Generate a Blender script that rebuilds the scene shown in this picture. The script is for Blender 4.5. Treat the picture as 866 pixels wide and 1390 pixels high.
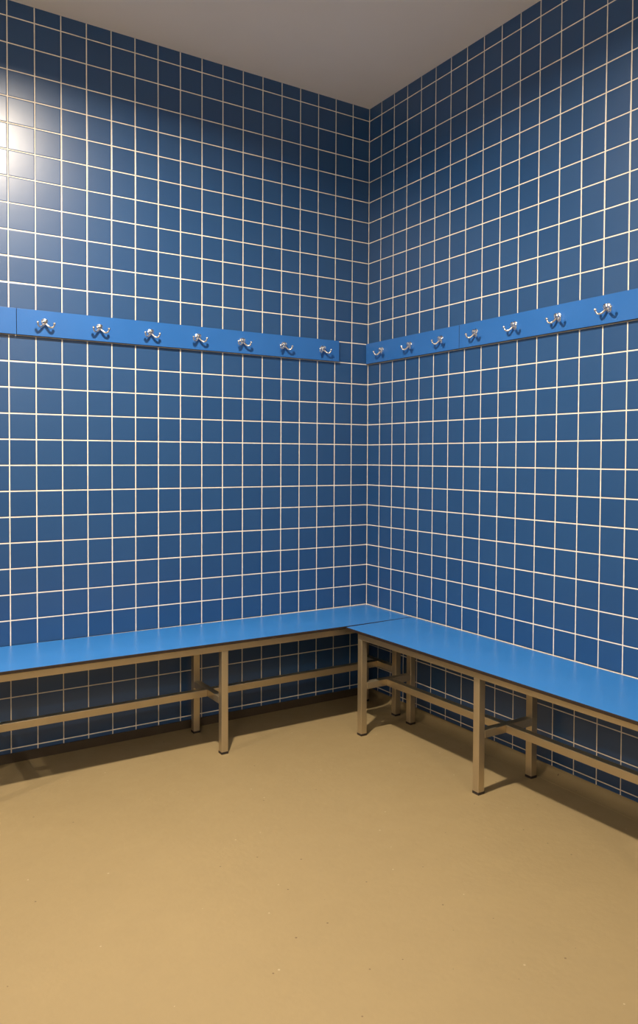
import bpy, bmesh, math, random
from mathutils import Vector, Matrix

random.seed(4)
for o in list(bpy.data.objects):
    bpy.data.objects.remove(o)
S = bpy.context.scene
COL = S.collection
PI = math.pi

# ------------------------------------------------------------------ camera
cam_data = bpy.data.cameras.new('camera')
cam = bpy.data.objects.new('camera', cam_data)
COL.objects.link(cam)
fw = Vector((0.53592169, 0.84382245, -0.02741571))
rt = Vector((0.8442012, -0.53600442, 0.00485758))
up = Vector((0.01059601, 0.02574766, 0.99961232))
CAM = Vector((-2.52079692, -3.47069963, 1.31108093))
M = Matrix(((rt.x, up.x, -fw.x, CAM.x), (rt.y, up.y, -fw.y, CAM.y), (rt.z, up.z, -fw.z, CAM.z), (0, 0, 0, 1)))
cam.matrix_world = M
cam_data.sensor_fit = 'HORIZONTAL'
cam_data.sensor_width = 36
cam_data.lens = 1050.36 / 866 * 36
cam_data.shift_x = 0
cam_data.shift_y = -45 / 866
cam_data.clip_start = 0.02
S.camera = cam

# ------------------------------------------------------------------ world, lamps, exposure
w = bpy.data.worlds.new('world')
S.world = w
w.use_nodes = True
w.node_tree.nodes['Background'].inputs[0].default_value = (0.5, 0.45, 0.4, 1)
w.node_tree.nodes['Background'].inputs[1].default_value = 0.0
S.view_settings.view_transform = 'Standard'
S.view_settings.look = 'None'
S.view_settings.gamma = 1
S.view_settings.use_curve_mapping = False
S.view_settings.exposure = 0.10

CEIL = 3.214
LAMPS = [((-1.74, -1.42), 118), ((-1.50, -4.95), 34), ((-4.42, -1.42), 50), ((-4.40, -4.95), 62)]  # last two added to brighten upper walls and ceiling; second moved back likewise
LAMP_COL = (1.0, 0.845, 0.655)
for (x, y), pw in LAMPS:
    ld = bpy.data.lights.new('downlight_or_fill_lamp', 'AREA')
    ld.shape = 'DISK'
    ld.size = 0.10
    ld.spread = math.radians(160 if pw > 100 else 180)
    ld.energy = pw
    ld.color = LAMP_COL
    lo = bpy.data.objects.new('downlight_or_fill_lamp', ld)
    lo.location = (x, y, CEIL - 0.012)
    COL.objects.link(lo)

# ------------------------------------------------------------------ helpers
def tag(o, label=None, cat=None, group=None, kind=None):
    if label: o['label'] = label
    if cat: o['category'] = cat
    if group: o['group'] = group
    if kind: o['kind'] = kind
    return o

def link(name, bm, mats, parent=None, smooth=False):
    me = bpy.data.meshes.new(name)
    if bm.calc_volume(signed=True) < 0:
        bmesh.ops.reverse_faces(bm, faces=bm.faces)
    bm.normal_update()
    bm.to_mesh(me)
    bm.free()
    for m in (mats if isinstance(mats, (list, tuple)) else [mats]):
        me.materials.append(m)
    if smooth:
        for p in me.polygons: p.use_smooth = True
        if hasattr(me, 'set_sharp_from_angle'):
            me.set_sharp_from_angle(angle=math.radians(35))
    o = bpy.data.objects.new(name, me)
    COL.objects.link(o)
    if parent: o.parent = parent
    return o

def empty(name, loc=(0, 0, 0)):
    o = bpy.data.objects.new(name, None)
    o.location = loc
    o.empty_display_size = 0.1
    COL.objects.link(o)
    return o

def add_box(bm, lo, hi, bevel=0.0, seg=2, mi=0):
    t = bmesh.new()
    v = [t.verts.new((x, y, z)) for z in (lo[2], hi[2]) for y in (lo[1], hi[1]) for x in (lo[0], hi[0])]
    for f in ((0, 2, 3, 1), (4, 5, 7, 6), (0, 1, 5, 4), (2, 6, 7, 3), (0, 4, 6, 2), (1, 3, 7, 5)):
        t.faces.new([v[i] for i in f])
    if bevel:
        bmesh.ops.bevel(t, geom=list(t.edges), offset=bevel, segments=seg, affect='EDGES', profile=0.5)
    me = bpy.data.meshes.new('tmp')
    t.to_mesh(me); t.free()
    n = len(bm.faces)
    bm.from_mesh(me)
    bpy.data.meshes.remove(me)
    bm.faces.ensure_lookup_table()
    for f in bm.faces[n:]: f.material_index = mi

def add_prism(bm, poly, z0, z1, mi_face=0, mi_edge=1, zf=None, flipz=None):
    """plan polygon extruded up; zf(x,y) is added to both heights"""
    zf = zf or (lambda x, y: 0)
    a = [bm.verts.new((x, y, z0 + zf(x, y))) for x, y in poly]
    b = [bm.verts.new((x, y, z1 + zf(x, y))) for x, y in poly]
    f = bm.faces.new(b); f.material_index = mi_face
    f = bm.faces.new(a[::-1]); f.material_index = mi_face
    n = len(poly)
    for i in range(n):
        j = (i + 1) % n
        f = bm.faces.new((a[i], a[j], b[j], b[i])); f.material_index = mi_edge
    bmesh.ops.recalc_face_normals(bm, faces=bm.faces)

def add_lathe(bm, prof, origin, axis, seg=20):
    """profile of (radius, distance along axis)"""
    axis = Vector(axis).normalized()
    q = Vector((0, 0, 1)).rotation_difference(axis)
    rings = []
    for r, h in prof:
        if r < 1e-6:
            rings.append([bm.verts.new(Vector(origin) + q @ Vector((0, 0, h)))])
        else:
            rings.append([bm.verts.new(Vector(origin) + q @ Vector((r * math.cos(2 * PI * k / seg), r * math.sin(2 * PI * k / seg), h))) for k in range(seg)])
    for A, B in zip(rings, rings[1:]):
        for k in range(seg):
            l = (k + 1) % seg
            if len(A) == 1 and len(B) == 1: continue
            if len(A) == 1: bm.faces.new((A[0], B[k], B[l]))
            elif len(B) == 1: bm.faces.new((A[k], A[l], B[0]))
            else: bm.faces.new((A[k], A[l], B[l], B[k]))
    bmesh.ops.recalc_face_normals(bm, faces=bm.faces)

def add_tube(bm, pts, radii, seg=12):
    pts = [Vector(p) for p in pts]
    prev = None
    rings = []
    for i, p in enumerate(pts):
        t = (pts[min(i + 1, len(pts) - 1)] - pts[max(i - 1, 0)]).normalized()
        if prev is None:
            a = t.orthogonal().normalized()
        else:
            a = (prev - t * prev.dot(t)).normalized()
        prev = a
        b = t.cross(a)
        r = radii[i]
        rings.append([bm.verts.new(p + a * (r * math.cos(2 * PI * k / seg)) + b * (r * math.sin(2 * PI * k / seg))) for k in range(seg)])
    for A, B in zip(rings, rings[1:]):
        for k in range(seg):
            l = (k + 1) % seg
            bm.faces.new((A[k], A[l], B[l], B[k]))
    bm.faces.new(rings[0][::-1]); bm.faces.new(rings[-1])

def add_ball(bm, c, r, seg=14):
    n = 8
    add_lathe(bm, [(r * math.sin(PI * i / n), -r * math.cos(PI * i / n)) for i in range(n + 1)], c, (0, 0, 1), seg)

# ------------------------------------------------------------------ materials
class NT:
    def __init__(self, name):
        self.m = bpy.data.materials.new(name)
        self.m.use_nodes = True
        self.t = self.m.node_tree
        self.b = self.t.nodes['Principled BSDF']
    def n(self, ty, **kw):
        x = self.t.nodes.new(ty)
        for k, v in kw.items(): setattr(x, k, v)
        return x
    def put(self, v, sock):
        if hasattr(v, 'is_output') or isinstance(v, bpy.types.NodeSocket): self.t.links.new(v, sock)
        else: sock.default_value = v
    def math(self, op, a, b=0.0, c=None, clamp=False):
        x = self.n('ShaderNodeMath', operation=op)
        x.use_clamp = clamp
        self.put(a, x.inputs[0]); self.put(b, x.inputs[1])
        if c is not None: self.put(c, x.inputs[2])
        return x.outputs[0]
    def mix(self, f, a, b):
        x = self.n('ShaderNodeMix', data_type='RGBA')
        self.put(f, x.inputs[0]); self.put(a, x.inputs[6]); self.put(b, x.inputs[7])
        return x.outputs[2]
    def pos(self):
        return self.n('ShaderNodeTexCoord').outputs['Object']
    def noise(self, vec, scale, detail=3, rough=0.5):
        x = self.n('ShaderNodeTexNoise')
        self.put(vec, x.inputs['Vector']); x.inputs['Scale'].default_value = scale
        x.inputs['Detail'].default_value = detail; x.inputs['Roughness'].default_value = rough
        return x.outputs[0]
    def rng(self, v, a, b, c, d):
        x = self.n('ShaderNodeMapRange')
        self.put(v, x.inputs[0])
        for i, q in enumerate((a, b, c, d)): x.inputs[i + 1].default_value = q
        return x.outputs[0]
    def bump(self, h, dist, strength=1.0):
        x = self.n('ShaderNodeBump')
        x.inputs['Distance'].default_value = dist
        x.inputs['Strength'].default_value = strength
        self.put(h, x.inputs['Height'])
        self.t.links.new(x.outputs[0], self.b.inputs['Normal'])
    def set(self, **kw):
        for k, v in kw.items():
            self.put(v, self.b.inputs[k.replace('_', ' ')])
        return self

TILE = 0.11
ROWP = TILE * 1.00303
ROW0 = 0.04 + 28.17 * ROWP          # height of the first joint below the ceiling

TILE_BLUE_A = (0.0125, 0.060, 0.180, 1)
TILE_BLUE_B = (0.0175, 0.071, 0.200, 1)
GROUT_A = (0.88, 0.81, 0.72, 1)
GROUT_B = (0.74, 0.67, 0.58, 1)

def tile_material(name, axis, pitch, zshift=0.0):
    g = NT(name)
    sep = g.n('ShaderNodeSeparateXYZ')
    g.put(g.pos(), sep.inputs[0])
    u = g.math('DIVIDE', sep.outputs[axis], pitch)
    v = g.math('DIVIDE', g.math('SUBTRACT', sep.outputs[2], ROW0), ROWP)
    def edge(c):
        f = g.math('FRACT', g.math('ADD', c, 500.0))
        return f, g.math('MINIMUM', f, g.math('SUBTRACT', 1.0, f))
    fu, du = edge(u)
    fv, dv = edge(v)
    d = g.math('MINIMUM', du, dv)                        # distance to the nearest joint, in tiles
    mask = g.rng(d, 0.0165, 0.0245, 0.0, 1.0)            # 1 on the tile
    cell = g.n('ShaderNodeCombineXYZ')
    g.put(g.math('FLOOR', g.math('ADD', u, 500.0)), cell.inputs[0])
    g.put(g.math('FLOOR', g.math('ADD', v, 500.0)), cell.inputs[1])
    wn = g.n('ShaderNodeTexWhiteNoise', noise_dimensions='2D')
    g.put(cell.outputs[0], wn.inputs['Vector'])
    ws = g.n('ShaderNodeSeparateColor')
    g.put(wn.outputs['Color'], ws.inputs[0])
    cloud = g.noise(g.pos(), 26, 4)
    tcol = g.mix(g.math('ADD', g.math('MULTIPLY', wn.outputs['Value'], 0.7), g.math('MULTIPLY', cloud, 0.3)), TILE_BLUE_A, TILE_BLUE_B)
    gn = g.noise(g.pos(), 14, 5, 0.65)
    gcol = g.mix(g.rng(gn, 0.35, 0.7, 0, 1), GROUT_A, GROUT_B)
    g.put(g.mix(mask, gcol, tcol), g.b.inputs['Base Color'])
    rough = g.math('ADD', 0.31, g.math('MULTIPLY', g.noise(g.pos(), 4, 2), 0.05))
    g.put(g.math('ADD', g.math('MULTIPLY', rough, mask), g.math('MULTIPLY', g.math('SUBTRACT', 1.0, mask), 0.85)), g.b.inputs['Roughness'])
    g.put(g.rng(mask, 0, 1, 0.15, 0.72), g.b.inputs['Specular IOR Level'])
    # relief: rounded tile edge, per-tile tilt, faint orange peel
    pillow = g.rng(d, 0.016, 0.045, 0.0, 1.0)
    pillow = g.math('POWER', pillow, 0.6)
    tilt = g.math('ADD',
                  g.math('MULTIPLY', g.math('SUBTRACT', fu, 0.5), g.math('SUBTRACT', ws.outputs[0], 0.5)),
                  g.math('MULTIPLY', g.math('SUBTRACT', fv, 0.5), g.math('SUBTRACT', ws.outputs[1], 0.5)))
    h = g.math('ADD', pillow, g.math('MULTIPLY', g.math('MULTIPLY', tilt, mask), 1.0))
    h = g.math('ADD', h, g.math('MULTIPLY', g.noise(g.pos(), 22, 1), 0.10))
    g.bump(h, 0.0012, 1.0)
    return g.m

M_TILE_L = tile_material('blue_tiles_left', 0, TILE)
M_TILE_R = tile_material('blue_tiles_right', 1, TILE * 0.99432)

g = NT('tan_resin_floor')
p = g.pos()
big = g.noise(p, 1.6, 4, 0.6)
mid = g.noise(p, 9, 4, 0.6)
col = g.mix(g.rng(big, 0.3, 0.7, 0, 1), (0.250, 0.191, 0.099, 1), (0.267, 0.204, 0.106, 1))
col = g.mix(g.rng(mid, 0.35, 0.7, 0, 0.35), col, (0.233, 0.176, 0.090, 1))
vor = g.n('ShaderNodeTexVoronoi', voronoi_dimensions='2D'); g.put(p, vor.inputs['Vector']); vor.inputs['Scale'].default_value = 9.0
vs = g.n('ShaderNodeSeparateColor'); g.put(vor.outputs['Color'], vs.inputs[0])
near = g.math('LESS_THAN', vor.outputs['Distance'], g.math('MULTIPLY', vs.outputs[0], 0.030))
dark = g.math('MULTIPLY', near, g.math('GREATER_THAN', vs.outputs[1], 0.72))
lite = g.math('MULTIPLY', near, g.math('LESS_THAN', vs.outputs[1], 0.18))
col = g.mix(g.math('MULTIPLY', dark, 0.85), col, (0.10, 0.06, 0.03, 1))
col = g.mix(g.math('MULTIPLY', lite, 0.22), col, (0.85, 0.75, 0.58, 1))
g.put(col, g.b.inputs['Base Color'])
g.put(g.rng(mid, 0.3, 0.7, 0.42, 0.55), g.b.inputs['Roughness'])
g.b.inputs['Specular IOR Level'].default_value = 0.35
g.bump(g.math('ADD', g.noise(p, 45, 3), g.math('MULTIPLY', big, 2.0)), 0.0012, 0.6)
M_FLOOR = g.m

g = NT('painted_ceiling')
p = g.pos()
g.put(g.mix(g.rng(g.noise(p, 3, 4), 0.3, 0.7, 0, 1), (0.93, 0.875, 0.80, 1), (0.95, 0.895, 0.82, 1)), g.b.inputs['Base Color'])
g.set(Roughness=0.9)
g.b.inputs['Specular IOR Level'].default_value = 0.2
g.bump(g.noise(p, 160, 2), 0.001, 0.4)
M_CEIL = g.m

def blue_laminate(name, a, b, r0, r1):
    g = NT(name)
    p = g.pos()
    g.put(g.mix(g.rng(g.noise(p, 5, 4), 0.3, 0.7, 0, 1), a, b), g.b.inputs['Base Color'])
    g.put(g.rng(g.noise(p, 4, 1), 0.2, 0.8, r0, r1), g.b.inputs['Roughness'])
    g.bump(g.noise(p, 220, 2), 0.0004, 0.5)
    return g.m
M_SEAT = blue_laminate('blue_seat_laminate', (0.024, 0.160, 0.47, 1), (0.028, 0.172, 0.50, 1), 0.28, 0.36)
M_RAIL = blue_laminate('blue_rail_laminate', (0.020, 0.120, 0.40, 1), (0.025, 0.132, 0.43, 1), 0.28, 0.36)

g = NT('dark_laminate_core')
p = g.pos()
g.put(g.mix(g.noise(p, 50, 3), (0.014, 0.009, 0.007, 1), (0.032, 0.020, 0.014, 1)), g.b.inputs['Base Color'])
g.set(Roughness=0.45)
M_CORE = g.m

g = NT('brushed_steel')
p = g.pos()
mp = g.n('ShaderNodeMapping'); g.put(p, mp.inputs[0]); mp.inputs['Scale'].default_value = (220, 220, 9)
br = g.noise(mp.outputs[0], 1.0, 4, 0.6)
g.put(g.mix(g.noise(p, 12, 3), (0.50, 0.42, 0.29, 1), (0.60, 0.51, 0.36, 1)), g.b.inputs['Base Color'])
g.set(Metallic=0.85)
g.put(g.rng(br, 0.25, 0.75, 0.30, 0.44), g.b.inputs['Roughness'])
g.bump(br, 0.0003, 0.5)
M_STEEL = g.m

g = NT('chrome')
g.set(Metallic=1.0, Roughness=0.12)
g.put(g.mix(g.noise(g.pos(), 60, 2), (0.86, 0.86, 0.87, 1), (0.92, 0.92, 0.92, 1)), g.b.inputs['Base Color'])
M_CHROME = g.m

g = NT('black_rubber')
g.put(g.mix(g.noise(g.pos(), 90, 2), (0.012, 0.010, 0.009, 1), (0.03, 0.02, 0.018, 1)), g.b.inputs['Base Color'])
g.set(Roughness=0.6)
M_RUBBER = g.m

g = NT('white_enamel')
g.put(g.mix(g.noise(g.pos(), 30, 2), (0.75, 0.75, 0.73, 1), (0.8, 0.8, 0.78, 1)), g.b.inputs['Base Color'])
g.set(Roughness=0.35)
M_WHITE = g.m

g = NT('white_bounce_paint')  # upper band of unseen walls, white added to bounce light onto the ceiling
g.put(g.mix(g.noise(g.pos(), 2.5, 4), (0.84, 0.79, 0.70, 1), (0.87, 0.82, 0.73, 1)), g.b.inputs['Base Color'])
g.set(Roughness=0.85)
M_PAINT = g.m

g = NT('dark_recess_shade')  # dark colour stands in for the shadow in the recess below the tiles
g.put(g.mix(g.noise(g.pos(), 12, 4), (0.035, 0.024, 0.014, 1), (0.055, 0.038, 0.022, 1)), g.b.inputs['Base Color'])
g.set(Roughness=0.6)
M_RECESS_SHADE = g.m

# ------------------------------------------------------------------ room shell
RX, RY = -4.80, -5.40
TB = 0.040                 # bottom edge of the tiling, above the coved skirting
def slab(name, lo, hi, m):
    bm = bmesh.new(); add_box(bm, lo, hi)
    o = link(name, bm, m); tag(o, kind='structure'); return o
slab('wall_left', (RX - 0.1, 0, 0), (0.1, 0.1, CEIL), M_TILE_L)
slab('wall_right', (0, RY - 0.1, 0), (0.1, 0, CEIL), M_TILE_R)
def split_wall(name, lo, hi, m, zs):
    bm = bmesh.new()
    add_box(bm, lo, (hi[0], hi[1], zs)); add_box(bm, (lo[0], lo[1], zs), hi, mi=1)
    tag(link(name, bm, [m, M_PAINT]), kind='structure')
ZS = ROW0 - 12 * ROWP
split_wall('wall_back', (RX - 0.1, RY - 0.1, 0), (0, RY, CEIL), M_TILE_L, ZS)
split_wall('wall_far', (RX - 0.1, RY, 0), (RX, 0, CEIL), M_TILE_R, ZS)
slab('floor', (RX - 0.1, RY - 0.1, -0.08), (0.1, 0.1, 0), M_FLOOR)
slab('ceiling', (RX - 0.1, RY - 0.1, CEIL), (0.1, 0.1, CEIL + 0.08), M_CEIL)

def cove(name, a, b, inward, R=0.034, m=None):
    """resin floor turned up the wall: small quarter round ending in a thin lip"""
    lip = 0.0035; R0 = R; m = m or M_FLOOR
    kx = 1.7
    prof = [(0.0, TB), (lip, TB), (lip, R + 0.001)] if R else [(0.0, TB), (0.008, TB), (0.008, 0.0), (0.0, 0.0)]
    n = 8
    if R:
        for i in range(1, n + 1):
            t = PI / 2 * i / n
            prof.append((lip + kx * (R - R * math.cos(t)), R - R * math.sin(t) + 0.001))
        prof += [(lip + kx * R, 0.0), (0.0, 0.0)]
    bm = bmesh.new()
    a = Vector(a); b = Vector(b); iv = Vector(inward)
    A = [bm.verts.new(a + iv * d + Vector((0, 0, z))) for d, z in prof]
    B = [bm.verts.new(b + iv * d + Vector((0, 0, z))) for d, z in prof]
    for i in range(len(prof)):
        j = (i + 1) % len(prof)
        bm.faces.new((A[i], A[j], B[j], B[i]))
    bm.faces.new(A); bm.faces.new(B[::-1])
    bmesh.ops.recalc_face_normals(bm, faces=bm.faces)
    tag(link(name, bm, m, smooth=True), kind='structure')
cove('shade_strip_left', (RX, 0, 0), (0, 0, 0), (0, -1, 0), 0, M_RECESS_SHADE)  # flat dark strip, recess shadow put into its colour
cove('baseboard_right', (0, RY, 0), (0, 0, 0), (-1, 0, 0))
cove('baseboard_back', (RX, RY, 0), (0, RY, 0), (0, 1, 0))
cove('baseboard_far', (RX, RY, 0), (RX, 0, 0), (1, 0, 0))

# ------------------------------------------------------------------ benches
TUBE = 0.032
def bench(name, label, to_world, legs_s, s0, s1, seat_poly, zslope, front, rear, group, end_rear=None, yaw=0.0):
    """built in run coordinates: s along the wall away from the corner, t out from the wall"""
    root = empty(name, to_world(0.5 * (s0 + s1), 0.2, 0))
    tag(root, label, 'bench', group)
    inv = root.location.copy()
    def W(s, t, z):
        return Vector(to_world(s, t, z)) - inv
    z_top = 0.4975
    th = 0.0125
    def zf(s): return zslope * s
    def bx(name, s, t, z, par=root, m=M_STEEL, bev=0.0022, tilt=True, m2=None):
        bm = bmesh.new()
        add_box(bm, (s[0], t[0], z[0]), (s[1], t[1], z[1]), bev)
        for v in bm.verts:
            c = v.co.copy()
            c.y += yaw * (1.30 - c.x)
            zz = c.z + (zf(c.x) if (tilt is True or (tilt == 'top' and c.z > 0.3)) else 0)
            v.co = W(c.x, c.y, zz)
        bmesh.ops.recalc_face_normals(bm, faces=bm.faces)
        return link(name, bm, m, par, smooth=False)
    # seat board: blue faces on a dark core
    bm = bmesh.new()
    add_prism(bm, seat_poly, z_top - th, z_top, 0, 1, lambda s, t: zf(s))
    top_edges = [e for e in bm.edges if abs(e.verts[0].co.z - e.verts[1].co.z) < 0.02]
    bmesh.ops.bevel(bm, geom=top_edges, offset=0.0010, segments=2, affect='EDGES', profile=0.5, material=1)
    for v in bm.verts: v.co = W(*v.co)
    bmesh.ops.recalc_face_normals(bm, faces=bm.faces)
    link('seat_board', bm, [M_SEAT, M_CORE], root)
    zb = z_top - th
    # long frame rails under the board
    e0 = legs_s[0] - (0.030 if end_rear else 0.001)
    bx('frame_rail', (e0, s1 - 0.03), (front - TUBE, front), (zb - 0.031, zb))
    bx('frame_rail', (e0, s1 - 0.03), (rear, rear + TUBE), (zb - 0.031, zb))
    for i, s in enumerate(legs_s):
        r0 = end_rear if (end_rear and i == 0) else rear
        for t in ((front - TUBE, front), (r0, r0 + TUBE)):
            lg = bx('leg', (s, s + TUBE), t, (0.006, zb - 0.031), tilt='top')
            bx('foot_cap', (s - 0.0008, s + TUBE + 0.0008), (t[0] - 0.0008, t[1] + 0.0008), (0.0, 0.0105), par=lg, m=M_RUBBER, bev=0.0012, tilt=False)
        bx('cross_bar', (s, s + TUBE), (r0 + TUBE, front - TUBE), (0.2185, 0.2505), tilt=False)
        bx('cross_bar', (s, s + TUBE), (rear + TUBE, front - TUBE), (zb - 0.031, zb - 0.001))
    mid = 0.5 * (front + rear)
    for a, b in zip(legs_s, legs_s[1:]):
        bx('stretcher', (a + TUBE, b), (mid - TUBE / 2, mid + TUBE / 2), (0.2185, 0.2505), tilt=False)
    return root

G_B = 'wall benches meeting in the tiled corner'
bench('changing_room_bench', 'long blue topped steel bench along the left wall, running right into the corner',
      lambda s, t, z: (-s, -t, z), [0.070, 1.037, 2.004], 0.004, 2.16,
      [(0.004, 0.004), (2.16, 0.004), (2.16, 0.411), (0.434, 0.411), (0.004, 0.396)], 0.0033, 0.396, 0.057, G_B, 0.092)
bench('changing_room_bench', 'blue topped steel bench along the right wall, butted against the front of the other bench',
      lambda s, t, z: (-t, -s, z), [0.503, 1.263, 2.022], 0.42, 2.27,
      [(0.403, 0.006), (2.27, 0.004), (2.27, 0.412), (0.4235, 0.428)], 0.0012, 0.398, 0.071, G_B, None, 0.021)

# ------------------------------------------------------------------ coat rails with double hooks
RZ0, RZ1 = 1.8255, 1.9355
HOOK_Z = 1.886
def hook_proto():
    """wall plane at local y=0, projecting to -y, x along the rail"""
    bm = bmesh.new()
    add_lathe(bm, [(0.0135, -0.001), (0.0145, 0.0012), (0.0142, 0.0032), (0.0115, 0.0048), (0.0085, 0.0060), (0.0082, 0.0080),
                   (0.0102, 0.0098), (0.0115, 0.0125), (0.0115, 0.0150), (0.0098, 0.0180), (0.0058, 0.0198), (0, 0.0204)],
              (0, 0, 0.002), (0, -1, 0), 24)
    base = link('coat_hook', bm, M_CHROME, None, smooth=True)
    prongs = []
    for s in (-1, 1):
        bm = bmesh.new()
        ctrl = [(0.002, -0.008, -0.005), (0.009, -0.012, -0.0145), (0.018, -0.017, -0.0220), (0.026, -0.022, -0.0230),
                (0.0315, -0.0265, -0.0190), (0.034, -0.029, -0.0125), (0.0345, -0.030, -0.0085)]
        P = []
        for i in range(len(ctrl) - 1):      # Catmull-Rom through the control points
            p0 = Vector(ctrl[max(i - 1, 0)]); p1 = Vector(ctrl[i]); p2 = Vector(ctrl[i + 1]); p3 = Vector(ctrl[min(i + 2, len(ctrl) - 1)])
            for k in range(4):
                t = k / 4
                P.append(0.5 * ((2 * p1) + (p2 - p0) * t + (2 * p0 - 5 * p1 + 4 * p2 - p3) * t * t + (3 * p1 - p0 - 3 * p2 + p3) * t ** 3))
        P.append(Vector(ctrl[-1]))
        n = len(P)
        R = [0.0055 - 0.0017 * min(1, i / (n * 0.7)) for i in range(n)]
        P = [Vector((q.x * s, q.y, q.z)) for q in P]
        add_tube(bm, P, R, 12)
        add_ball(bm, P[-1] + Vector((0, 0, 0.0015)), 0.0062)
        bmesh.ops.recalc_face_normals(bm, faces=bm.faces)
        prongs.append(link('prong', bm, M_CHROME, base, smooth=True))
    return base, prongs

PROTO = None
def add_hook(parent, loc, rz):
    global PROTO
    if PROTO is None:
        PROTO = hook_proto()
        h = PROTO[0]
    else:
        h = PROTO[0].copy(); COL.objects.link(h)
        for pr in PROTO[1]:
            c = pr.copy(); COL.objects.link(c); c.parent = h
    h.parent = parent
    h.location = loc
    h.rotation_euler = (0, 0, rz)
    return h

def rail(label, to_world, rz, s0, s1, hooks, cap0, cap1):
    root = empty('coat_rail', to_world(0.5 * (s0 + s1), 0, RZ0))
    tag(root, label, 'coat rail', 'coat rails on the tiled walls')
    inv = root.location.copy()
    bm = bmesh.new()
    t0, t1 = 0.0, 0.0165
    add_box(bm, (s0, t0, RZ0), (s1, t1, RZ1), 0.0009)
    for f in bm.faces:
        f.material_index = 0 if f.calc_center_median().y > t1 - 0.0004 else 1
    for v in bm.verts: v.co = Vector(to_world(*v.co)) - inv
    bmesh.ops.recalc_face_normals(bm, faces=bm.faces)
    link('board', bm, [M_RAIL, M_CORE], root)
    for s in hooks:
        add_hook(root, Vector(to_world(s, t1, HOOK_Z)) - inv, rz)
    return root

LW = lambda s, t, z: (-s, -t, z)
RW = lambda s, t, z: (-t, -s, z)
L_H = [0.3085 + 0.2365 * i for i in range(7)]
R_H = [0.150 + 0.2360 * i for i in range(7)]
rail('long blue coat rail with seven chrome hooks on the left wall', LW, 0, 0.2025, 1.8410, L_H, 1, 1)
rail('blue coat rail cut off at the far left edge of the photo', LW, 0, 1.8430, 3.48, [L_H[-1] + 0.2365 * (i + 1) for i in range(7)], 1, 1)
rail('short blue coat rail with three chrome hooks starting at the corner', RW, -PI / 2, 0.003, 0.7450, R_H[:3], 1, 1)
rail('blue coat rail on the right wall running out of the right edge of the photo', RW, -PI / 2, 0.7470, 2.385, R_H[3:] + [R_H[6] + 0.236 * (i + 1) for i in range(3)], 1, 1)

# ------------------------------------------------------------------ ceiling downlights (above and behind the camera's view), last two added as fill
DL = ['round white ceiling downlight nearest the tiled corner', 'round white ceiling downlight near the right wall behind the viewer',
      'added fill downlight over the far end of the left wall', 'added fill downlight furthest from the tiled corner']
for ((x, y), pw), lab in zip(LAMPS, DL):
    r = empty('ceiling_downlight_or_fill', (x, y, CEIL))
    tag(r, lab, 'ceiling light', 'ceiling downlights')
    bm = bmesh.new()
    add_lathe(bm, [(0.089, 0.0), (0.104, 0.0), (0.104, 0.003), (0.098, 0.008), (0.091, 0.010), (0.089, 0.008), (0.089, 0.0)], (0, 0, 0), (0, 0, -1), 40)
    link('bezel', bm, M_WHITE, r, smooth=True)
